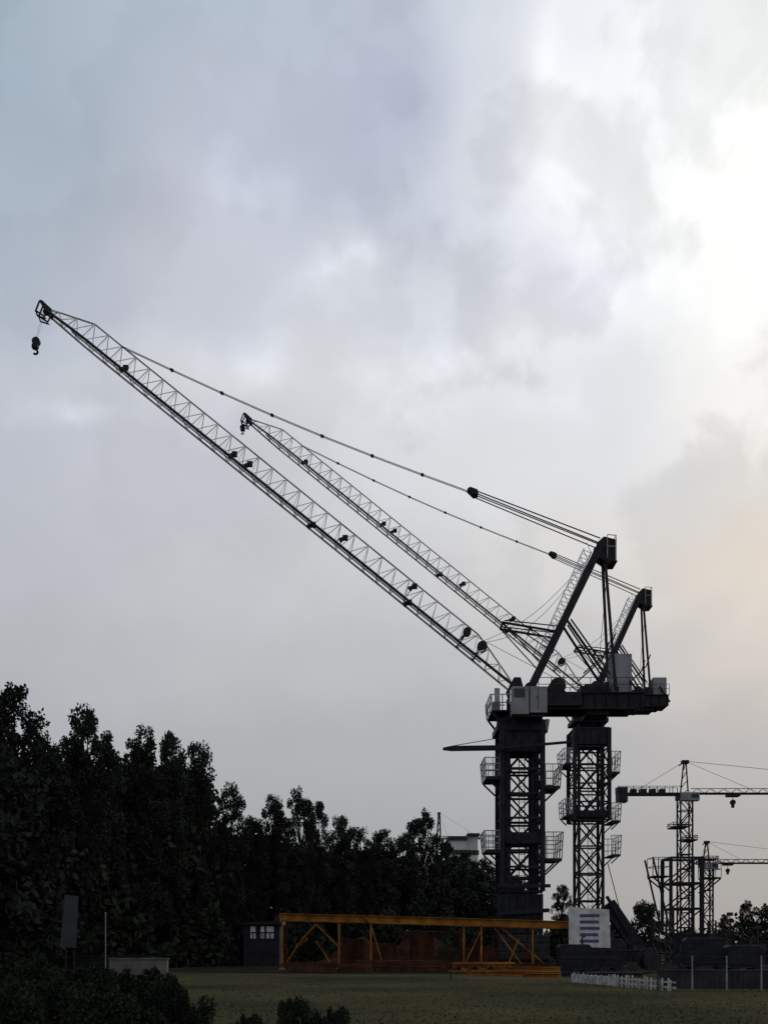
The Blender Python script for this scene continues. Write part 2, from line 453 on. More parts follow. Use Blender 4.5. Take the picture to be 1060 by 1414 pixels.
    c.prism([(-.95,ZD-2.1),(-.95,ZD-.05),(.3,ZD-.05),(.3,ZD-2.1)], -2.9,-1.78)
    co = c.build('operator_cab', M['grey'], root, bevel=.05)
    g = MB(); g.box(-.8,.0,-2.93,-2.905,ZD-.85,ZD-.22); g.box(-.975,-.955,-2.75,-1.9,ZD-1.2,ZD-.2)
    g.build('window', M['glass'], co)
    c2 = MB(); c2.box(.38,1.66,-2.75,-1.78,ZD-1.95,ZD-.02)
    c2o = c2.build('electrical_cabinet', M['grey'], root, bevel=.04)
    g = MB(); g.box(.98,1.01,-2.78,-2.752,ZD-1.7,ZD-.08); g.box(.90,.93,-2.8,-2.752,ZD-.9,ZD-.7)
    g.build('door', M['dark2'], c2o)
    br_ = MB(); br_.box(-.6,1.4,-2.75,-1.6,ZD-2.23,ZD-2.11); br_.build('cab_bracket', M['dark'], root)
    for (px, rad) in ((768,.62),(822,.5)):
        wv = MB(); cx = gx(px); cz = ZD+rad*.85
        wv.tube((cx,-.7,cz),(cx,.7,cz),rad*.62,20)
        for y in (-.75,.7): wv.tube((cx,y,cz),(cx,y+.06,cz),rad,24)
        wo = wv.build('winch_drum', M['dark2'], root)
        wb = MB(); wb.box(cx-rad*.9,cx+rad*.9,-.95,.95,ZD-.3,ZD+.1)
        for y in (-.9,.85): wb.prism([(cx-rad*.8,ZD+.1),(cx+rad*.8,ZD+.1),(cx+.15,cz+.1),(cx-.15,cz+.1)],y,y+.06)
        wb.box(cx-.35,cx+.45,.96,1.45,ZD,ZD+.7)
        wb.build('winch_frame', M['dark'], wo)
    dm = MB(); o_ = gx(800); dm.box(o_,o_+.7,-.7,.6,ZD-.3,ZD+.55); dm.tube((o_+1.3,-.6,ZD+.25),(o_+1.3,.6,ZD+.25),.42,16); dm.box(o_+1.75,o_+2.1,-.9,.7,ZD-.3,ZD+.8)
    dm.build('drive_motor', M['dark'], root)
    cdx, cdz = spec['cw']
    cw = MB(); n = 4; xa = gx(843)+cdx; xb = xa+26*S
    for i in range(n):
        y0 = -1.0+i*.52; cw.box(xa,xb,y0,y0+.47,ZD-.2-cdz,ZD+(958-905)*S*kz-.02*i-cdz)
    cw.build('counterweight', M['grey'], root, bevel=.06)
    cc = MB(); cc.box(xa-.08,xb+.08,-1.09,1.12,ZD-.3-cdz,ZD-.02-cdz); cc.box(xa+.3,xa+.42,-1.06,1.1,ZD-.02-cdz,ZD+.4-cdz)
    cc.build('counterweight_cradle', M['dark'], root)
    for y in (-1,1):
        L = MB(); L.beam(U(729,957,y*1.15), U(829,752,y*.42), .42,.56); L.tube(U(729,957,y*1.15)-Vector((0,.2,0)),U(729,957,y*1.15)+Vector((0,.2,0)),.5,16)
        L.build('a_frame_leg', M['dark'], root)
        T = MB(); T.beam(U(834,768,y*.42), U(846,958,y*1.15), .14,.2); T.build('back_tie', M['dark'], root)
        B = MB(); B.beam(U(779,858,y*.8), U(833,938,y*1.1), .14,.16); B.build('back_brace', M['dark'], root)
        B = MB(); B.beam(U(786,858,y*.7), U(840,936,y*.9), .1,.1); B.build('back_brace', M['dark'], root)
        B = MB(); B.beam(U(866,945,y*1.1), U(888,976,y*1.1), .12,.14); B.build('deck_strut', M['dark'], root)
        B = MB(); B.path([U(802,935,y*1.1),U(836,905,y*1.1),U(846,880,y*1.1)],.06,6); B.build('deck_strut', M['dark'], root)
    for t in (.25,.5,.75):
        cb = MB(); p = U(729,957).lerp(U(829,752), t); wy = 1.15+(.42-1.15)*t; cb.beam(p+Vector((0,-wy,0)), p+Vector((0,wy,0)), .16,.16)
        cb.build('cross_brace', M['dark'], root)
    hp = [(U(829,752).x+(p-829)*S, U(829,752).z-(q-752)*S) for p, q in ((822,752),(832,743),(848,747),(848,779),(838,780),(824,770))]
    V = lambda p, q, y=0: Vector((U(829,752).x+(p-829)*S, y, U(829,752).z-(q-752)*S))
    hd = MB()
    hd.prism(hp, -.62,-.5); hd.prism(hp, .5,.62)
    hd.beam(V(846,752,-.7),V(846,752,.7),.12,.5); hd.beam(V(846,778,-.8),V(846,778,.8),.4,.1)
    ho = hd.build('crane_head', M['dark'], root)
    sv = MB()
    for y in (-.35,-.12,.12,.35): sv.tube(V(834,754,y-.05),V(834,754,y+.05),.46,20)
    sv.build('sheave', M['dark2'], ho)
    hl = MB()
    for p in ((836,742),(848,745)):
        for y in (-.8,.8): hl.tube(V(p[0],p[1]+32,y),V(p[0],p[1],y),.035,5)
    for y in (-.8,.8): hl.tube(V(836,742,y),V(848,743,y),.035,5); hl.tube(V(836,758,y),V(848,758,y),.03,5)
    hl.tube(V(848,743,-.8),V(848,743,.8),.035,5)
    hl.build('railing', M['mesh'], ho)
    al = MB(); A, B_ = U(752,905), U(816,762); d = (B_-A).normalized(); nn = Vector((-d.z,0,d.x))
    for y in (-.35,.35):
        al.tube(A+Vector((0,y,0)),B_+Vector((0,y,0)),.055,5); al.tube(A+nn*.62+Vector((0,y,0)),B_+nn*.62+Vector((0,y,0)),.045,5)
    k = 0; Ln = (B_-A).length
    while k < Ln:
        p = A+d*k; al.tube(p+Vector((0,-.35,0)),p+Vector((0,.35,0)),.03,4)
        for y in (-.35,.35): al.tube(p+Vector((0,y,0)),p+nn*.62+Vector((0,y,0)),.028,4)
        al.tube(p+nn*.62+Vector((0,-.35,0)),p+nn*.62+Vector((0,.35,0)),.028,4)
        al.tube(p+Vector((0,-.35,0)),p+d*.6+nn*.62+Vector((0,-.35,0)),.03,4)
        k += .6
    al.build('access_ladder', M['lace'], root)
    js = MB()
    for y in (-.8,.8):
        js.beam(U(768,876,y),U(692,863,y),.14,.14); js.tube(U(768,868,y),U(694,860,y),.05,5)
        js.tube(U(692,863,y),U(742,918,y),.05,5); js.tube(U(725,868,y),U(757,890,y),.05,5)
    js.beam(U(692,863,-.9),U(692,863,.9),.12,.12); js.beam(U(730,870,-.8),U(730,870,.8),.1,.1)
    js.build('jib_stop', M['dark'], root)
    # ------------------------------------------------ jib
    foot = U0(708,952); tip = U0(66,432)
    d = (tip-foot); L = d.length; d.normalize(); up = Vector((d.z,0,-d.x))
    if up.z < 0: up = -up
    J = lambda t, y, hgt: foot+d*(L*t)+Vector((0,y,0))+up*hgt
    def prof(t):
        if t < .1: k = t/.1; return .95-.1*k, .25+1.33*k
        if t > .93: k = (1-t)/.07; return .35+.45*k, .32+1.2*k
        return .85, 1.58
    thin = spec['thin']
    ch = MB(); ch2 = MB(); top = MB(); lc = MB(); N = 34
    ts = [i/N for i in range(N+1)]
    for a, b2 in zip(ts, ts[1:]):
        wa, ha = prof(a); wb_, hb = prof(b2); mid = (a+b2)/2; wmid, hm = prof(mid)
        ch.tube(J(a,-wa,0),J(b2,-wb_,0),spec['chord'],6); ch2.tube(J(a,wa,0),J(b2,wb_,0),.08,6)
        for y in (-1,1):
            lc.tube(J(a,y*wa,0),J(mid,0,hm),thin,5); lc.tube(J(mid,0,hm),J(b2,y*wb_,0),thin,5)
        lc.tube(J(a,-wa,0),J(a,wa,0),.03,5)
    for i in range(N):
        a = (i+.5)/N; 
        if i < N-1: b2 = (i+1.5)/N; top.tube(J(a,0,prof(a)[1]),J(b2,0,prof(b2)[1]),.06,6)
    top.tube(J(.5/N,0,prof(.5/N)[1]),J(0,0,0),.08,6); top.tube(J(1-.5/N,0,prof(1-.5/N)[1]),J(1.008,0,.1),.075,6)
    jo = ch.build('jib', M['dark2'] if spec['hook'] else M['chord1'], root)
    ch2.build('lower_chord', M['chord2'], jo)
    top.build('top_chord', M['chord2'] if spec['hook'] else M['mesh'], jo)
    lc.build('lacing', M['lace2'], jo)
    wk = MB()
    wk.v += [J(.07,-.22,.04),J(.07,.22,.04),J(.95,.22,.04),J(.95,-.22,.04)]; wk.f.append((0,1,2,3))
    wk.build('walkway', M['lace'], jo)
    for t, hg in ((.835,.4),(.605,.5),(.575,.65),(.43,.1),(.375,.85),(.235,1.3),(.225,.1)):
        lm = MB(); p = J(t,-.5,hg); lm.box(p.x-.2,p.x+.2,p.y-.15,p.y+.15,p.z-.25,p.z+.1); lm.tube(p+Vector((-.1,-.1,-.1)),p+Vector((-.4,-.15,-.35)),.12,10,.2)
        lm.tube(p,J(t,-.85*.5,0),.035,5)
        lm.build('jib_lamp', M['dark'], jo)
    for t, rd in ((.085,.38),(.12,.3)):
        pl = MB(); p = J(t,0,prof(t)[1]*.75); pl.tube(p-Vector((0,.3,0)),p+Vector((0,.3,0)),rd,16); pl.beam(p,J(t,-.8,0),.1,.14); pl.beam(p,J(t,.8,0),.1,.14)
        pl.build('guide_pulley', M['dark'], jo)
    jf = MB()
    for y in (-.95,.95): jf.prism([(U0(p,q).x,U0(p,q).z) for p,q in ((700,952),(707,940),(716,940),(722,962),(704,964))],y-.08,y+.08)
    jf.tube(J(0,-1.1,0),J(0,1.1,0),.14,10)
    jf.build('jib_pivot', M['dark'], jo)
    tp = MB()
    for y in (-.35,.35):
        tp.prism([(U0(p,q).x,U0(p,q).z) for p,q in ((57,418),(61,419),(74,431),(70,438),(63,431))],y-.05,y+.05)
        for (p,q),(p2,q2),r_ in (((57,420),(52,433),.07),((52,433),(64,441),.07),((64,441),(70,430),.06),((52,433),(54,440),.05),((54,440),(66,444),.06)): tp.tube(U0(p,q,y),U0(p2,q2,y),r_,5)
    tp.tube(U0(58,420,-.4),U0(58,420,.4),.06,6); tp.tube(U0(52,434,-.45),U0(52,434,.45),.06,6)
    tp.tube(U0(64,431,-.12),U0(64,431,.12),.22,16)
    tp.build('jib_tip', M['dark'], jo)
    hk = MB()
    if spec['hook']:
        c0 = U0(49,474)
        hk.tube(c0+Vector((.08,-.16,.12)),c0+Vector((.08,.16,.12)),.3,16); hk.tube(c0+Vector((.0,-.14,-.22)),c0+Vector((.0,.14,-.22)),.24,14)
        hk.prism([(c0.x-.22,c0.z-.4),(c0.x+.2,c0.z-.36),(c0.x+.26,c0.z+.1),(c0.x-.08,c0.z+.22)],-.2,.2)
        hko = hk.build('hook_block', M['dark'], root)
        hh = MB(); pts = [c0+Vector((.05,0,-.3)),c0+Vector((.05,0,-.5))]+[c0+Vector((.02+.17*math.sin(a),0,-.66+.17*math.cos(a))) for a in [i*.45 for i in range(0,10)]]
        hh.path(pts,.08,6); hh.build('hook', M['dark'], hko)
        rp = MB()
        for y in (-.12,.12): rp.tube(U0(61,432,y),U0(50,470,y),.012,4)
        rp.build('hoist_rope', M['mesh'], root)
    else:
        c0 = U0(54,444); hk.tube(c0+Vector((0,-.16,0)),c0+Vector((0,.16,0)),.26,14); hk.box(c0.x-.2,c0.x+.25,-.2,.2,c0.z-.3,c0.z)
        hko = hk.build('hook_block', M['dark'], root)
        hh = MB(); hh.path([c0+Vector((0,0,-.3)),c0+Vector((0,0,-.45)),c0+Vector((.12,0,-.6)),c0+Vector((-.02,0,-.7)),c0+Vector((-.15,0,-.6))],.06,6); hh.build('hook', M['dark'], hko)
    pn = MB(); att = J(.868,0,1.55); mid = U0(*spec['mid'])
    for y in (-.4,.4):
        pn.tube(V(828,744,y),mid+Vector((0,y*.5,.2)),.05,5); pn.tube(V(828,753,y),mid+Vector((0,y*.5,-.16)),.045,5)
    n = 7
    pts = [mid.lerp(att,i/n)+Vector((0,0,-.45*math.sin(math.pi*i/n))) for i in range(n+1)]
    for y in (-.1,.1): pn.path([p+Vector((0,y,0)) for p in pts],.03,5)
    pno = pn.build('pendant_line', M['dark2'], root)
    cp = MB(); cp.prism([(mid.x-.4,mid.z+.22),(mid.x+.1,mid.z-.26),(mid.x+.42,mid.z-.18),(mid.x+.35,mid.z+.12),(mid.x-.18,mid.z+.32)],-.4,.4)
    cp.build('coupling', M['dark'], pno)
    for i in range(1,n):
        cp = MB(); cp.beam(pts[i]+Vector((-.11,0,.04)),pts[i]+Vector((.11,0,-.04)),.3,.13); cp.build('coupling', M['dark'], pno)
    r = MB(); a, b2 = U(808,775), J(.09,0,1.3)
    for sg, y in ((.9,-.2),(1.5,.2)):
        r.path([a.lerp(b2,i/12)+Vector((0,y,-sg*math.sin(math.pi*i/12))) for i in range(13)],.018,4)
    r.tube(U(768,935,.3),J(.12,.3,1.3),.02,4)
    r.tube(V(840,775),U(826,935),.02,4)
    r.build('hoist_rope', M['rope'], root)
    return root, zz, xx

c1, z1f, x1f = luffing_crane(717, 77, 960, 'nearest and largest luffing tower crane, its long jib reaching up to the far left',
    dict(wm=1.9, panel=2.15, br=.075, frame=(1000,1232), wf=3.0, bands=[(1000,1043),(1152,1168)], hook=True, thin=.034, chord=.11, k=(.99,.99), mid=(652,681), cw=(0,0),
    plat=[(-1,1077,18,26),(1,1090,20,30),(-1,1176,18,26),(1,1188,22,36),(1,1014,3,14)]))
c2, z2f, x2f = luffing_crane(812, 107, 962, 'second luffing tower crane behind the largest one, with the shorter parallel jib',
    dict(wm=2.5, panel=2.75, br=.095, frame=(1010,1135), wf=3.6, bands=[(1010,1032),(1122,1131)], hook=False, thin=.036, chord=.10, k=(.88,.94), mid=(648,689), cw=(.45,.95),
    plat=[(-1,1058,11,20),(1,1070,11,28),(-1,1128,9,22),(1,1136,12,24),(1,1182,12,26)]))
sk = MB(); k = 1.55
zt_ = z1f(1236)
sk.box(-k,k,-k,-k+.08,2.6,zt_); sk.box(-k,-k+.08,-k+.082,k,2.6,zt_); sk.box(k-.08,k,-k+.082,k,2.6,zt_)
for i in range(6): x = -k+.15+i*(2*k-.3)/5; sk.box(x-.06,x+.06,-k-.12,-k-.002,1.7,zt_+.02*i)
sk.beam((-k-.3,-k-.2,z1f(1225)),(k+.5,-k-.2,z1f(1225)),.2,.25); sk.beam((-k-.2,-k-.2,z1f(1262)),(k+.4,-k-.2,z1f(1258)),.2,.3)
sk.build('base_skirt', M['dark'], c1)
ab = MB(); y = -2.1
ab.beam((x1f(622),y,z1f(1041)),(x1f(690),y,z1f(1040)),.25,.36); ab.prism([(x1f(609),z1f(1040)),(x1f(609),z1f(1043)),(x1f(622),z1f(1044.5)),(x1f(622),z1f(1038))],y-.12,y+.12)
ab.beam((x1f(690),y,z1f(1040)),(x1f(782),y,z1f(1032)),.18,.18)
ab.tube((x1f(614),y,z1f(1039)),(x1f(683),y,z1f(1027)),.03,5); ab.tube((x1f(683),y,z1f(1027)),(x1f(690),y,z1f(1040)),.08,5)
ab.build('service_beam', M['dark'], c1)
bz = MB(); bz.beam((x2f(838),0,z2f(1248)),(x2f(888),0,.4),1.2,1.5); bz.beam((x2f(835),-.7,z2f(1238)),(x2f(866),-.7,z2f(1290)),.25,.3); bz.box(x2f(868),x2f(905),-1,1,0,.6)
bz.build('brace', M['dark'], c2)
st = MB(); st.tube((x2f(838),0,z2f(1190)),(x2f(860),0,z2f(1275)),.05,5); st.build('stay_rope', M['rope'], c2)

# ---------------------------------------------------------------- far hammerhead cranes
def hammerhead(px, Y, jpy, tpy, lpx, rpx, mw, label, lower=None, plats=(), hook=None, cw=True):
    s = Y/F; root = empty('hammerhead_crane', ((px-CX)*s, Y, 0), label, 'tower crane')
    X = lambda p: (p-px)*s
    Z = lambda q: CZ+(HY-q)*s
    h = mw/2; zt = Z(jpy)-.4; m = MB(); r = .0007*Y; rb = .00038*Y
    for a in (-1,1):
        for b in (-1,1): m.tube((a*h,b*h,0),(a*h,b*h,zt),r*1.35,5)
    n = int(zt/(mw*1.15)); ph = zt/n
    for i in range(n):
        z = i*ph; e = 1 if i % 2 else -1
        for a in (-1,1):
            m.tube((-h*e,a*h,z),(h*e,a*h,z+ph),rb*1.5,4); m.tube((-h,a*h,z),(h,a*h,z),rb*1.4,4)
            m.tube((a*h,-h*e,z),(a*h,h*e,z+ph),rb,4); m.tube((a*h,-h,z),(a*h,h,z),rb,4)
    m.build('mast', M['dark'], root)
    t = MB(); t.box(-h*1.3,h*1.3,-h*1.3,h*1.3,zt-.5,zt+.2)
    t.tube((-h*.8,0,zt),(-.15,0,Z(tpy)),r*1.1,5); t.tube((h*.6,0,zt),(.15,0,Z(tpy)),r*1.1,5)
    for i in range(4):
        k = i/4; t.tube((-h*.8*(1-k),0,zt+(Z(tpy)-zt)*k),(h*.6*(1-k-.12),0,zt+(Z(tpy)-zt)*(k+.2)),rb,4)
    t.box(-.5,.5,-.4,.4,Z(tpy)-.4,Z(tpy)+.1); t.beam((-.9,0,Z(tpy)-.7),(.3,0,Z(tpy)+.1),.15,.15)
    t.build('tower_head', M['dark'], root)
    c = MB(); c.box(-h-.2,h+.7,-h-1.2,-h-.02,zt-.9,zt+.35); co = c.build('operator_cab', M['grey'], root, bevel=.08)
    g = MB(); g.box(h*.4,h+.5,-h-1.23,-h-1.205,zt-.5,zt+.1); g.build('window', M['glass'], co)
    j = MB(); xr = X(rpx); zj = Z(jpy); hj = .75; N = int((xr-h)/1.9)
    for y in (-.5,.5): j.tube((h,y,zj),(xr,y,zj),r*1.1,5)
    j.tube((h,0,zj+hj),(xr-1,0,zj+hj),rb,5)
    for i in range(N):
        a = h+(xr-h)*i/N; b = h+(xr-h)*(i+1)/N
        for y in (-.5,.5): j.tube((a,y,zj),((a+b)/2,0,zj+hj),rb*.55,4); j.tube(((a+b)/2,0,zj+hj),(b,y,zj),rb*.55,4)
    j.build('jib', M['dark'], root)
    k = MB(); xl = X(lpx)
    for y in (-.7,.7): k.beam((-h,y,zj-.1),(xl,y,zj-.1),.15,.35)
    n = max(2, int(abs(xl)/1.2))
    for i in range(n+1):
        x = xl+(-h-xl)*i/n; k.tube((x,-.8,zj),(x,-.8,zj+1),rb,4); k.tube((x,.8,zj),(x,.8,zj+1),rb,4)
    for y in (-.8,.8): k.tube((xl,y,zj+1),(-h,y,zj+1),rb*.7,4)
    for e in range(4): k.box(xl*(.8-.14*e),xl*(.72-.14*e),-.6,.6,zj+.08,zj+.65)
    k.build('counter_jib', M['dark'], root)
    if cw:
        w = MB()
        for i in range(3): w.box(xl+i*.5,xl+i*.5+.44,-.9,.9,zj-1.3,zj+.9)
        w.build('counterweight', M['dark2'], root, bevel=.04)
    p = MB(); T = Vector((0,0,Z(tpy)))
    p.tube(T,(xl*.75,0,zj+.2),.03,4); p.tube(T,(xr*.21,0,zj+hj),.03,4); p.tube(T,(xr*.9,0,zj+hj),.035,4)
    p.build('pendant_line', M['rope'], root)
    if hook:
        hx, hz = X(hook[0]), Z(hook[1]); q = MB(); q.box(hx-.9,hx+.9,-.7,.7,zj-.45,zj-.12); q.tube((hx,0,zj-.3),(hx,0,hz),.05,4); q.tube((hx,-.2,hz),(hx,.2,hz),.4,12); q.box(hx-.2,hx+.2,-.15,.15,hz-.8,hz)
        q.build('hook_block', M['dark'], root)
    if lower:
        w2, q0, q1, off = lower; lo = MB(); k = w2/2; za, zb = Z(q1), Z(q0); o = off*s
        for a in (-1,1):
            for b in (-1,1): lo.beam((o+a*k,b*k,za),(o+a*k,b*k,zb),.42,.42)
        n = 3
        for i in range(n+1):
            z = za+(zb-za)*i/n
            for a in (-1,1):
                lo.beam((o-k,a*k,z),(o+k,a*k,z),.26,.32); lo.beam((o+a*k,-k,z),(o+a*k,k,z),.2,.25)
                if i < n: lo.tube((o-k,a*k,z),(o+k,a*k,z+(zb-za)/n),.12,5)
        for a in (-1,1): lo.beam((o-k-2.6,a*k,zb),(o-k,a*k,za),.2,.24)
        lo.build('climbing_frame', M['dark'], root)
    for (a, b, fq, hq) in plats:
        z = Z(fq); q = MB(); q.box(X(a),X(b),-1.6,1.6,z-.2,z)
        if hq > 15:
            e = 1 if (a+b)/2 < px else -1; xi, xo = (X(b), X(a)) if e > 0 else (X(a), X(b)); 
            for y in (-1.4,1.4): q.beam((xo,y,z-.2),(xi,y,z-2.2),.16,.2)
        po = q.build('platform', M['dark'], root)
        q = MB(); n = max(2, round((X(b)-X(a))/.9))
        for i in range(n+1):
            x = X(a)+(X(b)-X(a))*i/n
            for y in (-1.6,1.6): q.tube((x,y,z),(x,y,z+hq*s),.05,4)
        for kk in (.5,1):
            for y in (-1.6,1.6): q.tube((X(a),y,z+hq*s*kk),(X(b),y,z+hq*s*kk),.05,4)
            for x in (X(a),X(b)): q.tube((x,-1.6,z+hq*s*kk),(x,1.6,z+hq*s*kk),.05,4)
        q.build('railing', M['dark2'], po)
    return root
hammerhead(945,150,1096,1051,851,1370,1.75,'far crane with level jib leaving the photo on the right, taller of the right pair',
    lower=(4.6,1186,1290,-4), plats=((925,946,1142,5),(943,958,1160,5),(897,920,1210,25),(968,990,1212,22)), hook=(1011,1108))
hammerhead(975,200,1192,1162,962,1200,1.9,'short far crane with low level jib just right of the taller far crane',
    plats=((966,988,1186,3),), hook=(1004,1202), cw=False)
hammerhead(606,340,1158,1122,598,664,1.8,'tiny distant crane mast showing above the trees beside the pale building', cw=False)

B = empty('apartment_building', at(640,1305,300)*1, 'pale distant building showing above the trees left of the nearest mast', 'building'); B.location.z = 0
s = 300/F
w = MB(); w.box(-20*s,4*s,0,12,0,(HY-1160)*s+CZ); w.box(4.01*s,20*s,1,12,0,(HY-1154)*s+CZ)
wo = w.build('wall', M['pale_wall'], B)
r_ = MB(); r_.box(-22*s,5*s,-.6,12.4,(HY-1160)*s+CZ+.01,(HY-1157)*s+CZ+.3); r_.box(5.1*s,22*s,-.4,12.4,(HY-1154)*s+CZ+.01,(HY-1152)*s+CZ+.3); r_.build('roof', M['dark2'], B)
for k in range(6):
    x = -17*s+k*6.2*s
    for z in (29.5,26.0,22.5):
        q = MB(); q.box(x,x+1.6,-.06 if x < 0.5 else .94,.04 if x < .5 else 1.04,z-1.1,z+.4); q.build('window', M['glass'], B)

# ---------------------------------------------------------------- orange steel frames
def at0(px, Y): return ((px-CX)*Y/F, Y, 0)
def steel_frame(px0, px1, Y, top0, top1, posts, diags, label, panels=(), depth=2.6):
    s = Y/F; root = empty('steel_frame', at0(px0,Y), label, 'steel frame', 'orange steel frames in the yard')
    X = lambda p: (p-px0)*s
    Z = lambda q: CZ+(HY-q)*s
    tz = lambda p: Z(top0+(top1-top0)*(p-px0)/(px1-px0))
    t = MB()
    for y in (0, depth):
        a, b = Vector((0,y,tz(px0)-.25)), Vector((X(px1),y,tz(px1)-.25))
        t.beam(a,b,.10,.40); t.beam(a+Vector((0,0,.22)),b+Vector((0,0,.22)),.34,.05); t.beam(a-Vector((0,0,.22)),b-Vector((0,0,.22)),.34,.05)
    n = int(X(px1)/1.4)
    for i in range(n+1):
        p = px0+(px1-px0)*i/n; t.beam((X(p),0.06,tz(p)-.22),(X(p),depth-.06,tz(p)-.22),.12,.2)
    t.build('top_beam', M['yellow'], root)
    for p in posts:
        for y in (0, depth):
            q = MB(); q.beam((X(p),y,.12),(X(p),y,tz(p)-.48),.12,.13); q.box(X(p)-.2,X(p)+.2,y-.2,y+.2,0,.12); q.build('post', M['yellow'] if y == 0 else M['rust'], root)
    for (a, qa, b, qb) in diags:
        for y in (0, depth):
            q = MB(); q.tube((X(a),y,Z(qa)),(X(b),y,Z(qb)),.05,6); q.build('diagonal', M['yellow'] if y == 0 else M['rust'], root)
    q = MB()
    for y in (0, depth): q.beam((.1,y,.35),(X(px1)-.1,y,.35),.16,.18)
    q.build('lower_rail', M['rust'], root)
    for (a, qa, b, qb) in panels:
        q = MB(); q.box(X(a),X(b),depth*.5,depth*.5+.05,Z(qb),Z(qa))
        n = int((X(b)-X(a))/.45)
        for i in range(n+1): x = X(a)+(X(b)-X(a)-.08)*i/n; q.box(x,x+.08,depth*.5-.07,depth*.5-.002,Z(qb),Z(qa))
        q.build('infill_panel', M['rust'], root)
    return root
steel_frame(386,505,70,1261,1264,(390,468),[(408,1308,436,1276),(436,1276,466,1306),(395,1330,420,1292),(436,1300,456,1330),(408,1308,425,1296)],'short orange steel frame at the left with knee braces under its beam',
    panels=[(472,1296,501,1334)])
steel_frame(508,786,68,1264,1272,(512,640,664,735),[(664,1284,640,1335),(680,1278,722,1335),(688,1278,752,1332),(512,1278,528,1330),(700,1335,716,1296)],'long orange steel frame whose top beam reaches the striped sign',
    panels=[(514,1302,548,1336),(566,1290,600,1336),(606,1308,690,1336)])
def ladder_section(px, Y, L, rz, label, wd=.9, mt='yellow', hh=.45, lift=0, name='lattice_section', up=False, group=None):
    root = empty(name, at0(px,Y), label, 'steel section', rz=rz, group=group); root.location.z = lift
    if up: root.rotation_euler = (0, R(-90), rz)
    c = MB(); l = MB(); n = int(L/.8)
    o = L/2 if up else 0
    for y in (-wd/2,wd/2):
        for z in (.1,hh): c.beam((-L/2+o,y,z),(L/2+o,y,z),.11,.11)
        for i in range(n):
            a = -L/2+L*i/n+o; b = a+L/n; l.tube((a,y,.1),((a+b)/2,y,hh),.03,5); l.tube(((a+b)/2,y,hh),(b,y,.1),.03,5)
    for i in range(n+1):
        a = -L/2+L*i/n+o; l.tube((a,-wd/2,hh),(a,wd/2,hh),.03,5); l.tube((a,-wd/2,.1),(a,wd/2,.1),.03,5)
        if i < n: l.tube((a,-wd/2,hh),(a+L/n,wd/2,hh),.03,5); l.tube((a,-wd/2,.1),(a+L/n,wd/2,.1),.03,5)
    c.build('chord', M[mt], root); l.build('lacing', M[mt], root); return root
ladder_section(665,62,3.9,R(6),'orange lattice section lying behind the flat orange beams',hh=.6)
ladder_section(425,62,3.0,R(5),'dark rusty lattice section lying under the short orange frame',mt='rust',hh=.6)
ladder_section(590,76,5.0,R(-3),'rusty lattice section half hidden behind the middle of the long orange frame',mt='rust',hh=1.5,wd=1.2,lift=1.2)
def ibeam(px, Y, L, z, rz, label, mt='yellow'):
    q = MB(); q.box(-L/2,L/2,-.02,.02,.04,.20); q.box(-L/2,L/2,-.11,.11,.0,.038); q.box(-L/2,L/2,-.11,.11,.202,.24)
    for i in range(5): x = -L/2+L*(i+.5)/5; q.box(x-.02,x+.02,-.1,-.022,.04,.2); q.box(x-.02,x+.02,.022,.1,.04,.2)
    o = q.build('steel_beam', M[mt]); o.location = at0(px,Y); o.location.z = z; o.rotation_euler.z = rz
    tag(o, label, 'steel beam')
ibeam(712,56,5.0,.005,R(-3),'long flat orange beam on the grass below the long frame, nearest the camera')
ibeam(722,57,4.2,.005,R(-2),'orange beam on the ground just behind the nearest flat one')
ibeam(728,56.6,3.6,.25,R(-5),'orange beam lying on top of the two flat orange beams')
ibeam(690,59,3.8,.005,R(2),'orange beam on the ground farthest back of the flat pile')
ibeam(748,52.5,2.0,.005,R(4),'short orange beam on the grass left of the white pickets')
ibeam(850,54,3.0,.005,R(12),'dark beam lying on the ground behind the white pickets','dark2')
ibeam(800,54.5,2.2,.005,R(-14),'short dark beam lying askew left of the white pickets','dark2')
rr = random.Random(8); mb = MB(); nx, ny = 60, 18
for j in range(ny):
    for i in range(nx):
        u = i/(nx-1)*2-1; v = j/(ny-1)*2-1
        z = max(0,(1-u*u)*(1-v*v))**.6*1.9*(1+.25*math.sin(u*9)+.16*math.sin(u*23+v*7))+rr.uniform(-.12,.12)*(1-abs(v))*(1-abs(u))
        mb.v.append(Vector((u*6.8, v*1.6, max(0,z))))
for j in range(ny-1):
    for i in range(nx-1): a = j*nx+i; mb.f.append((a,a+1,a+nx+1,a+nx))
o = mb.build('soil_mound', M['soil']); o.location = at0(560,73); o.location.z = .006
tag(o, 'long mound of red brown soil behind the orange steel frames', 'soil mound')
for i, (px, Y, L) in enumerate(((520,66,3.2),(575,65,3.8),(490,64,2.2))):
    q = MB()
    for k in range(3-(i==2)):
        for e in range(3): q.box(-L/2+.1*k,L/2-.07*k,-.6+e*.42,-.25+e*.42,.02+k*.24,.22+k*.24)
    o = q.build('beam_stack', M['rust']); o.location = at0(px,Y); o.location.z = .01; o.rotation_euler.z = R(3-3*i)
    tag(o, ['low stack of rusty beams under the left end of the long orange frame','low stack of rusty beams below the middle soil mound','small pile of rusty beams between the two orange frames'][i], 'beam stack')

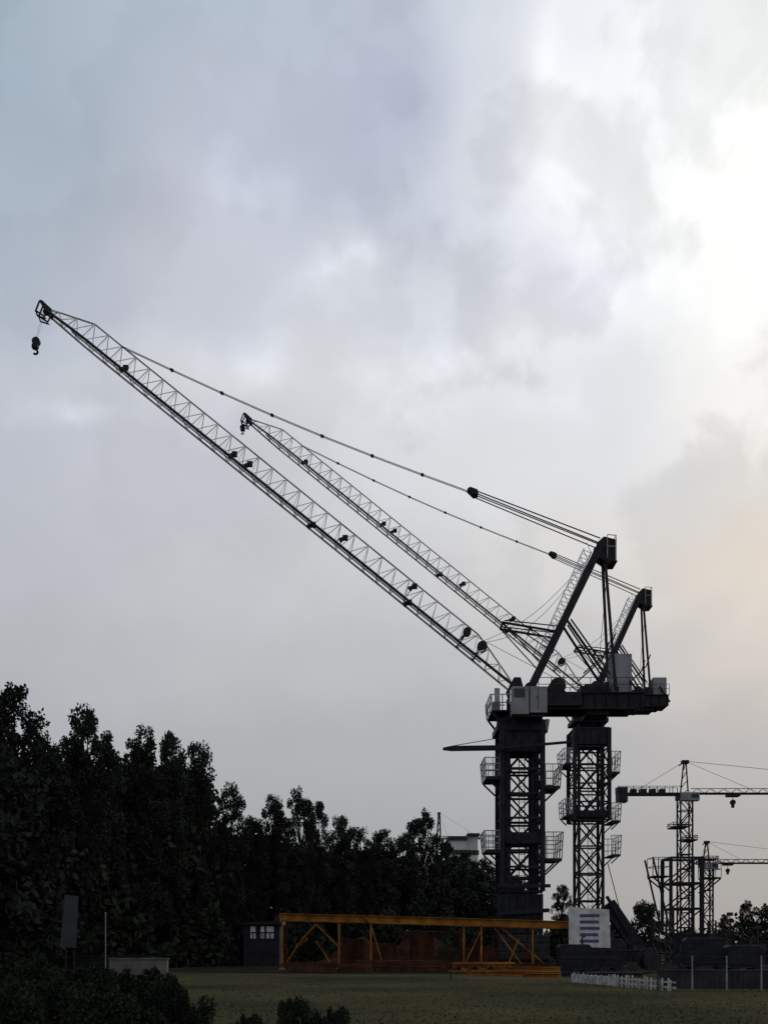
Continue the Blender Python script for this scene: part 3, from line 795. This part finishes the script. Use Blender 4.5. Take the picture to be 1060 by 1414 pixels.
# ---------------------------------------------------------------- striped sign
Y = 64; s = Y/F
root = empty('notice_board', at0(814,Y), 'pale notice board with dark blue lines of writing at the foot of the second mast', 'sign', rz=R(-4))
p = MB(); p.prism([(-29*s,CZ-2*s),(28*s,CZ-4*s),(26*s,CZ+49*s),(-29*s,CZ+53*s)],-.05,.03); po = p.build('panel', M['white'], root)
q = MB()
for k, wd in enumerate((27,26,27,25,26)):
    z = CZ+(41-k*8.8)*s; q.box(-14*s,(-14+wd)*s,-.062,-.052,z-2.4*s,z+1.8*s)
q.build('lettering', M['blue'], po)
for x in (-24*s,22*s):
    q = MB(); q.beam((x,.09,0),(x,.09,CZ+46*s),.09,.09); q.beam((x,.09,1.6),(x,1.1,0.03),.06,.06); q.build('leg', M['dark2'], root)

ladder_section(812,58,3.0,R(8),'dark lattice mast section lying in front of the notice board',wd=1.4,mt='dark',hh=1.0)
ladder_section(862,60,2.8,R(-6),'dark lattice mast section lying right of the notice board',wd=1.5,mt='dark',hh=1.4)
for (px, Y, L, lb) in ((926,86,4.6,'dark lattice section standing upright, leftmost behind the panel fence'),(1004,84,3.7,'dark lattice section standing upright right of the far crane bases'),(1040,82,3.1,'short dark lattice section standing upright near the right photo edge')):
    ladder_section(px,Y,L,R(10),lb,wd=1.3,mt='dark',hh=1.4,up=True)
def generator(px, Y, L, H, label, rz=0):
    root = empty('generator_set', at0(px,Y), label, 'generator', rz=rz)
    b = MB(); b.prism([(-L/2,.35),(L/2,.35),(L/2,H*.8),(L/2-.35,H),(-L/2+.15,H),(-L/2,H*.9)],0,1.2); w = b.build('hood', M['dark'], root, bevel=.04)
    v = MB()
    for i in range(6): v.box(-L/2+.2,-L/2+.8,-.03,-.002,.6+i*.12,.66+i*.12)
    v.build('vent', M['dark2'], w)
    e = MB(); e.tube((L*.2,.6,H),(L*.2,.6,H+.45),.06,8); e.tube((L*.2,.6,H+.45),(L*.2+.2,.6,H+.52),.06,8); e.build('exhaust', M['dark2'], root)
    f = MB(); f.box(-L/2-.1,L/2+.1,-.05,1.25,.2,.33); f.build('chassis', M['dark2'], root)
    for x in (-L*.3,L*.3):
        for y in (-.02,1.22):
            t = MB(); t.tube((x,y-.09,.26),(x,y+.09,.26),.26,16); t.build('wheel', M['dark'], root)
generator(796,62,2.2,1.75,'dark wheeled generator left of the notice board legs')
generator(838,66,2.6,2.1,'dark wheeled generator right behind the notice board',R(5))
generator(975,70,3.0,2.2,'dark wheeled generator behind the panel fence, right of its left end',R(-6))
generator(1030,66,2.4,1.7,'small dark wheeled generator behind the right part of the panel fence')
def reel(px, Y, rad, label, rz):
    root = empty('cable_reel', at0(px,Y), label, 'cable reel', rz=rz)
    for y in (-.45,.4):
        q = MB(); q.tube((0,y,rad),(0,y+.05,rad),rad,24); q.build('flange', M['dark2'], root)
    q = MB(); q.tube((0,-.4,rad),(0,.4,rad),rad*.6,18); q.build('core', M['dark'], root)
reel(895,72,.75,'round dark cable reel standing left of the panel fence',R(25))
reel(942,74,.6,'small round dark cable reel behind the panel fence',R(-20))
def container(px, Y, L, H, D, label, rz=0, mt='dark'):
    root = empty('site_container', at0(px,Y), label, 'container', rz=rz)
    b = MB(); b.box(-L/2,L/2,0,D,.12,H); n = int(L/.28)
    for i in range(n): x = -L/2+.1+i*(L-.2)/n; b.box(x,x+.13,-.045,-.002,.25,H-.15)
    w = b.build('wall', M[mt], root)
    r = MB(); r.box(-L/2-.08,L/2+.08,-.1,D+.08,H+.002,H+.12); r.build('roof', M['dark'], root)
    d = MB(); d.box(L*.15,L*.15+.85,-.09,-.047,.15,min(H-.2,2.1)); do = d.build('door', M['dark2'], root)
    hnd = MB(); hnd.box(L*.15+.1,L*.15+.16,-.14,-.092,1.0,1.2); hnd.build('handle', M['dimgrey'], do)
    for x in (-L*.38,-L*.12):
        g = MB(); g.box(x,x+.7,-.08,-.047,1.1,1.8); g.build('window', M['glass'], root)
    return root
container(962,98,4.6,2.7,2.4,'dark site container at the foot of the taller far crane')
container(1052,92,3.2,2.0,2.4,'low dark site container near the right photo edge',rz=R(-8))
container(888,104,3.0,1.7,2.4,'small dark container between the brace foot and the far cranes')
for i, (px, Y, H) in enumerate(((1007,80,4.0),(918,78,3.1),(1046,76,2.9))):
    q = MB(); q.tube((0,0,0),(0,0,H),.04,6); q.box(-.22,.22,-.1,.1,H,H+.28); q.tube((0,0,0),(0,0,.08),.15,10)
    o = q.build('lamp_pole', M['dark2']); o.location = at0(px,Y)
    tag(o, ['thin lamp pole standing right of the far crane bases','thin lamp pole left of the far crane bases','thin lamp pole closest to the right photo edge'][i], 'lamp pole')
Y = 82; s = Y/F
root = empty('site_hut', at0(350,Y), 'small dark hut with three pale windows left of the orange frames', 'hut')
b = MB(); b.box(-14*s,36*s,0,3,0,CZ+28*s); b.build('wall', M['dark'], root)
r = MB(); r.prism([(-18*s,CZ+28.1*s),(40*s,CZ+28.1*s),(38*s,CZ+34*s),(-16*s,CZ+31*s)],-.3,3.3); r.build('roof', M['dark'], root)
for a, b_ in ((-4,3),(10,15),(18,28)):
    g = MB(); g.box(a*s,b_*s,-.05,.02,CZ+9*s,CZ+26*s); go = g.build('window', M['white'], root)  # pale pane colour imitates bright sky showing through the window opening
    f = MB(); f.box(a*s-.05,b_*s+.05,-.09,-.052,CZ+16.5*s,CZ+18*s); f.box((a+b_)/2*s-.04,(a+b_)/2*s+.04,-.09,-.052,CZ+9*s,CZ+16.4*s); f.build('frame', M['dark'], go)
q = MB(); q.box(-9,6,0,.25,0,.95); q.box(-9,6,-.05,.3,.952,1.02)
for i in range(6): x = -8.8+i*2.45; q.box(x,x+.3,-.12,-.002,0,.94)
o = q.build('boundary_wall', M['dark']); o.location = at0(80,64); tag(o, 'long low dark wall behind the foreground hedge', 'wall')
q = MB(); q.box(-1.8,1.6,0,.5,0,.85); q.box(-1.85,1.65,-.05,.55,.852,.93)
o = q.build('concrete_block', M['conc']); o.location = at0(193,60); tag(o, 'low pale concrete block behind the hedge', 'concrete block')
root = empty('grey_hoarding', at0(97,52), 'upright dim grey panel standing before the trees at the left', 'panel', rz=R(20))
q = MB(); q.prism([(-.5,1.6),(.3,1.55),(.42,4.2),(-.25,4.3)],-.04,.04); q.build('panel', M['dimgrey'], root)
for x in (-.2,.2):
    q = MB(); q.beam((x,.1,0),(x,.1,3.9),.08,.08); q.build('post', M['dark'], root)
q = MB(); q.tube((0,0,0),(0,0,3.4),.03,8); q.tube((0,0,3.4),(0,0,3.5),.05,8); q.tube((0,0,0),(0,0,.1),.12,8)
o = q.build('marker_post', M['grey']); o.location = at0(146,56); tag(o, 'thin pale upright post right of the grey panel', 'post')

A, B2 = Vector(at0(788,46)), Vector(at0(930,37)); d = B2-A; L = d.length; ang = math.atan2(d.y, d.x)
root = empty('picket_fence', A, 'low white picket fence at the edge of the grass on the right', 'fence', rz=ang)
q = MB(); q.box(0,L,.03,.08,.10,.17); q.box(0,L,.03,.08,.30,.36); q.box(0,L*.5,.0,.029,.03,.40); q.build('rail', M['picket'], root)
n = 30; rr = random.Random(2)
for i in range(n):
    x = L*(i+.5+rr.uniform(-.3,.3))/n; w_ = rr.uniform(.03,.055); hh = rr.uniform(.38,.52)
    q = MB(); q.prism([(x-w_,0),(x+w_,0),(x+w_*1.1,hh-.06),(x,hh),(x-w_,hh-.05)],-.03,-.002); q.build('picket', M['picket'], root)
root = empty('panel_fence', at0(908,38), 'waist high dark panel fence running out of the photo at bottom right', 'fence', rz=R(-6))
for i in range(4):
    x0 = i*1.25; q = MB(); q.box(x0+.05,x0+1.2,0,.05,.06,.72); q.box(x0+.05,x0+1.2,-.02,.07,.722,.78); 
    for k in range(5): q.box(x0+.2+k*.2,x0+.24+k*.2,-.02,-.002,.1,.7)
    q.build('panel', M['dark2'], root)
for i in range(5):
    q = MB(); q.beam((i*1.25,.03,0),(i*1.25,.03,1.3),.045,.045); q.build('post', M['grey' if i > 0 else 'dark2'], root)
q = MB(); 
for z in (1.05,1.27): q.tube((0,.03,z),(5,.03,z),.014,5)
q.build('rail', M['dark'], root)

# ---------------------------------------------------------------- world
W = bpy.data.worlds.new('World'); scene.world = W; W.use_nodes = True
nt = W.node_tree; n = nt.nodes; l = nt.links; n.clear()
def math_(op, a, b=None, c=None):
    m = n.new('ShaderNodeMath'); m.operation = op
    for i, v in enumerate((a, b, c)):
        if v is None: continue
        if isinstance(v, (int, float)): m.inputs[i].default_value = v
        else: l.new(v, m.inputs[i])
    return m.outputs[0]
def smooth(v, a, b):
    mr = n.new('ShaderNodeMapRange'); mr.interpolation_type = 'SMOOTHSTEP'; l.new(v, mr.inputs['Value'])
    mr.inputs['From Min'].default_value = a; mr.inputs['From Max'].default_value = b; return mr.outputs[0]
tc = n.new('ShaderNodeTexCoord'); sp = n.new('ShaderNodeSeparateXYZ'); l.new(tc.outputs['Generated'], sp.inputs[0])
az0 = math_('ARCTAN2', sp.outputs['X'], sp.outputs['Y']); el0 = math_('ARCSINE', sp.outputs['Z'])
def noise(scale, detail, rough=.5, seed=0.0, zs=1.0, dist=0.0):
    mp = n.new('ShaderNodeMapping'); mp.inputs['Location'].default_value = (seed, seed*.7, -seed*.4); mp.inputs['Scale'].default_value = (1,1,zs)
    l.new(tc.outputs['Generated'], mp.inputs[0])
    t = n.new('ShaderNodeTexNoise'); t.inputs['Scale'].default_value = scale; t.inputs['Detail'].default_value = detail
    t.inputs['Roughness'].default_value = rough; t.inputs['Distortion'].default_value = dist
    l.new(mp.outputs[0], t.inputs['Vector']); return t
wp = noise(11, 4, .5, 3.1); ws = n.new('ShaderNodeSeparateColor'); l.new(wp.outputs['Color'], ws.inputs[0])
damp = smooth(el0, R(3), R(18))
az = math_('ADD', az0, math_('MULTIPLY', math_('MULTIPLY', math_('SUBTRACT', ws.outputs[0], .5), .13), damp))
el = math_('ADD', el0, math_('MULTIPLY', math_('MULTIPLY', math_('SUBTRACT', ws.outputs[1], .5), .12), damp))
def azel(px, py):
    x, z = px-CX, HY-py
    return math.atan2(x, F), math.atan2(z, math.hypot(x, F))
rows = [0,130,260,390,520,650,780,910,1040,1180,1300]
cols = {
 0:[(160,174,187),(160,174,188),(165,176,190),(170,178,191),(181,186,195),(180,183,193),(181,184,190),(176,179,184),(167,170,173),(155,158,161),(146,149,151)],
 265:[(173,184,197),(180,187,201),(187,191,203),(190,193,204),(199,202,207),(191,193,200),(187,189,194),(181,184,187),(169,172,175),(157,160,163),(148,151,153)],
 530:[(177,185,199),(180,186,203),(184,189,206),(199,203,211),(207,209,213),(203,205,209),(195,196,199),(184,186,188),(170,172,175),(158,160,163),(150,152,154)],
 795:[(222,225,229),(227,230,232),(225,228,231),(215,218,224),(209,211,216),(208,209,212),(206,205,204),(192,191,191),(173,173,175),(160,160,162),(151,151,153)],
 1060:[(236,238,237),(240,241,239),(242,241,237),(237,237,234),(229,228,226),(223,220,216),(219,210,200),(201,194,189),(176,173,172),(160,159,159),(151,150,151)]}
EM = R(52); ramps = []
facn = math_('DIVIDE', el, EM)
for px, cs in cols.items():
    rp = n.new('ShaderNodeValToRGB'); rp.color_ramp.interpolation = 'EASE'
    st = sorted((azel(px, py)[1]/EM, lin(c)) for py, c in zip(rows, cs))
    e = rp.color_ramp.elements
    e[0].position, e[0].color = max(0,st[0][0]), (*st[0][1],1); e[1].position, e[1].color = st[-1][0], (*st[-1][1],1)
    for p_, c_ in st[1:-1]: k = e.new(p_); k.color = (*c_,1)
    l.new(facn, rp.inputs[0]); ramps.append((azel(px,700)[0], rp.outputs[0]))
cur = ramps[0][1]
for (a0, _), (a1, c1_) in zip(ramps, ramps[1:]):
    mx = n.new('ShaderNodeMix'); mx.data_type = 'RGBA'; l.new(smooth(az, a0, a1), mx.inputs['Factor']); l.new(cur, mx.inputs['A']); l.new(c1_, mx.inputs['B']); cur = mx.outputs['Result']
nz = noise(6, 4, .5, 7.7, 1.3, .3)
d1 = math_('MULTIPLY', math_('SUBTRACT', nz.outputs['Fac'], .5), .16)
bl = noise(8, 5, .5, 1.9, 1.1, .2)
mask = smooth(bl.outputs['Fac'], .455, .545)
right = math_('ADD', .045, math_('MULTIPLY', smooth(az0, -.06, .2), .075))
hi = smooth(el0, R(14), R(27))
d2 = math_('MULTIPLY', math_('MULTIPLY', math_('SUBTRACT', mask, .45), right), math_('MULTIPLY', hi, 1.4))
bri = math_('ADD', 1.0, math_('ADD', math_('MULTIPLY', d1, damp), d2))
bb = noise(20, 4, .5, 9.1, 1.1, .2)
bsc = math_('ADD', .45, math_('MULTIPLY', smooth(bb.outputs['Fac'], .38, .6), .85))
for (px, py, rx, ry, g) in ((488,372,50,42,.22),(445,402,62,26,.12),(590,500,80,60,.17),(345,500,60,50,.17),(80,585,60,26,.18),(340,240,80,60,.10),(790,270,70,90,.10),(950,60,110,80,.08),(870,380,90,50,.08),(760,500,70,60,.08),(560,200,90,110,-.06),(60,180,110,130,-.03),(650,420,55,60,-.06),(1000,300,100,70,.07),(200,330,110,60,-.05),(765,80,24,80,.10),(700,90,45,90,-.06),(900,470,60,40,-.05)):
    a, e_ = azel(px, py)
    ux = math_('DIVIDE', math_('SUBTRACT', az, a), rx/F*.9); uy = math_('DIVIDE', math_('SUBTRACT', el, e_), ry/F*.85)
    q = math_('ADD', math_('MULTIPLY', ux, ux), math_('MULTIPLY', uy, uy))
    g_ = math_('MULTIPLY', math_('EXPONENT', math_('MULTIPLY', q, -1.0)), g)
    bri = math_('ADD', bri, math_('MULTIPLY', g_, bsc) if g > 0 else g_)
sc = n.new('ShaderNodeVectorMath'); sc.operation = 'SCALE'; l.new(cur, sc.inputs[0]); l.new(bri, sc.inputs['Scale'])
bg = n.new('ShaderNodeBackground'); l.new(sc.outputs[0], bg.inputs['Color']); bg.inputs['Strength'].default_value = 1.10
sky = n.new('ShaderNodeTexSky'); sky.sky_type = 'NISHITA'; sky.sun_disc = False; sky.sun_elevation = R(20); sky.sun_rotation = R(26)
bg2 = n.new('ShaderNodeBackground'); l.new(sky.outputs[0], bg2.inputs['Color']); bg2.inputs['Strength'].default_value = .05
ms = n.new('ShaderNodeMixShader'); ms.inputs['Fac'].default_value = .04
l.new(bg.outputs[0], ms.inputs[1]); l.new(bg2.outputs[0], ms.inputs[2])
out = n.new('ShaderNodeOutputWorld'); l.new(ms.outputs[0], out.inputs['Surface'])

sd = bpy.data.lights.new('sun', 'SUN'); sd.energy = .5; sd.angle = R(14); sd.color = (1,.9,.78)
so = bpy.data.objects.new('sun', sd); col.objects.link(so)
dirv = Vector((math.sin(R(26))*math.cos(R(20)), math.cos(R(26))*math.cos(R(20)), math.sin(R(20))))
so.rotation_euler = dirv.to_track_quat('Z','Y').to_euler()

cam = bpy.data.cameras.new('camera'); co = bpy.data.objects.new('camera', cam); col.objects.link(co)
co.location = (0,0,CZ); co.rotation_euler = (R(90),0,0)
cam.sensor_fit = 'VERTICAL'; cam.sensor_height = 36; cam.sensor_width = 27; cam.lens = F/1414*36
cam.shift_y = (HY-707)/1414; cam.clip_end = 9000; cam.clip_start = .1
scene.camera = co
scene.view_settings.view_transform = 'Standard'; scene.view_settings.look = 'None'; scene.view_settings.exposure = 0
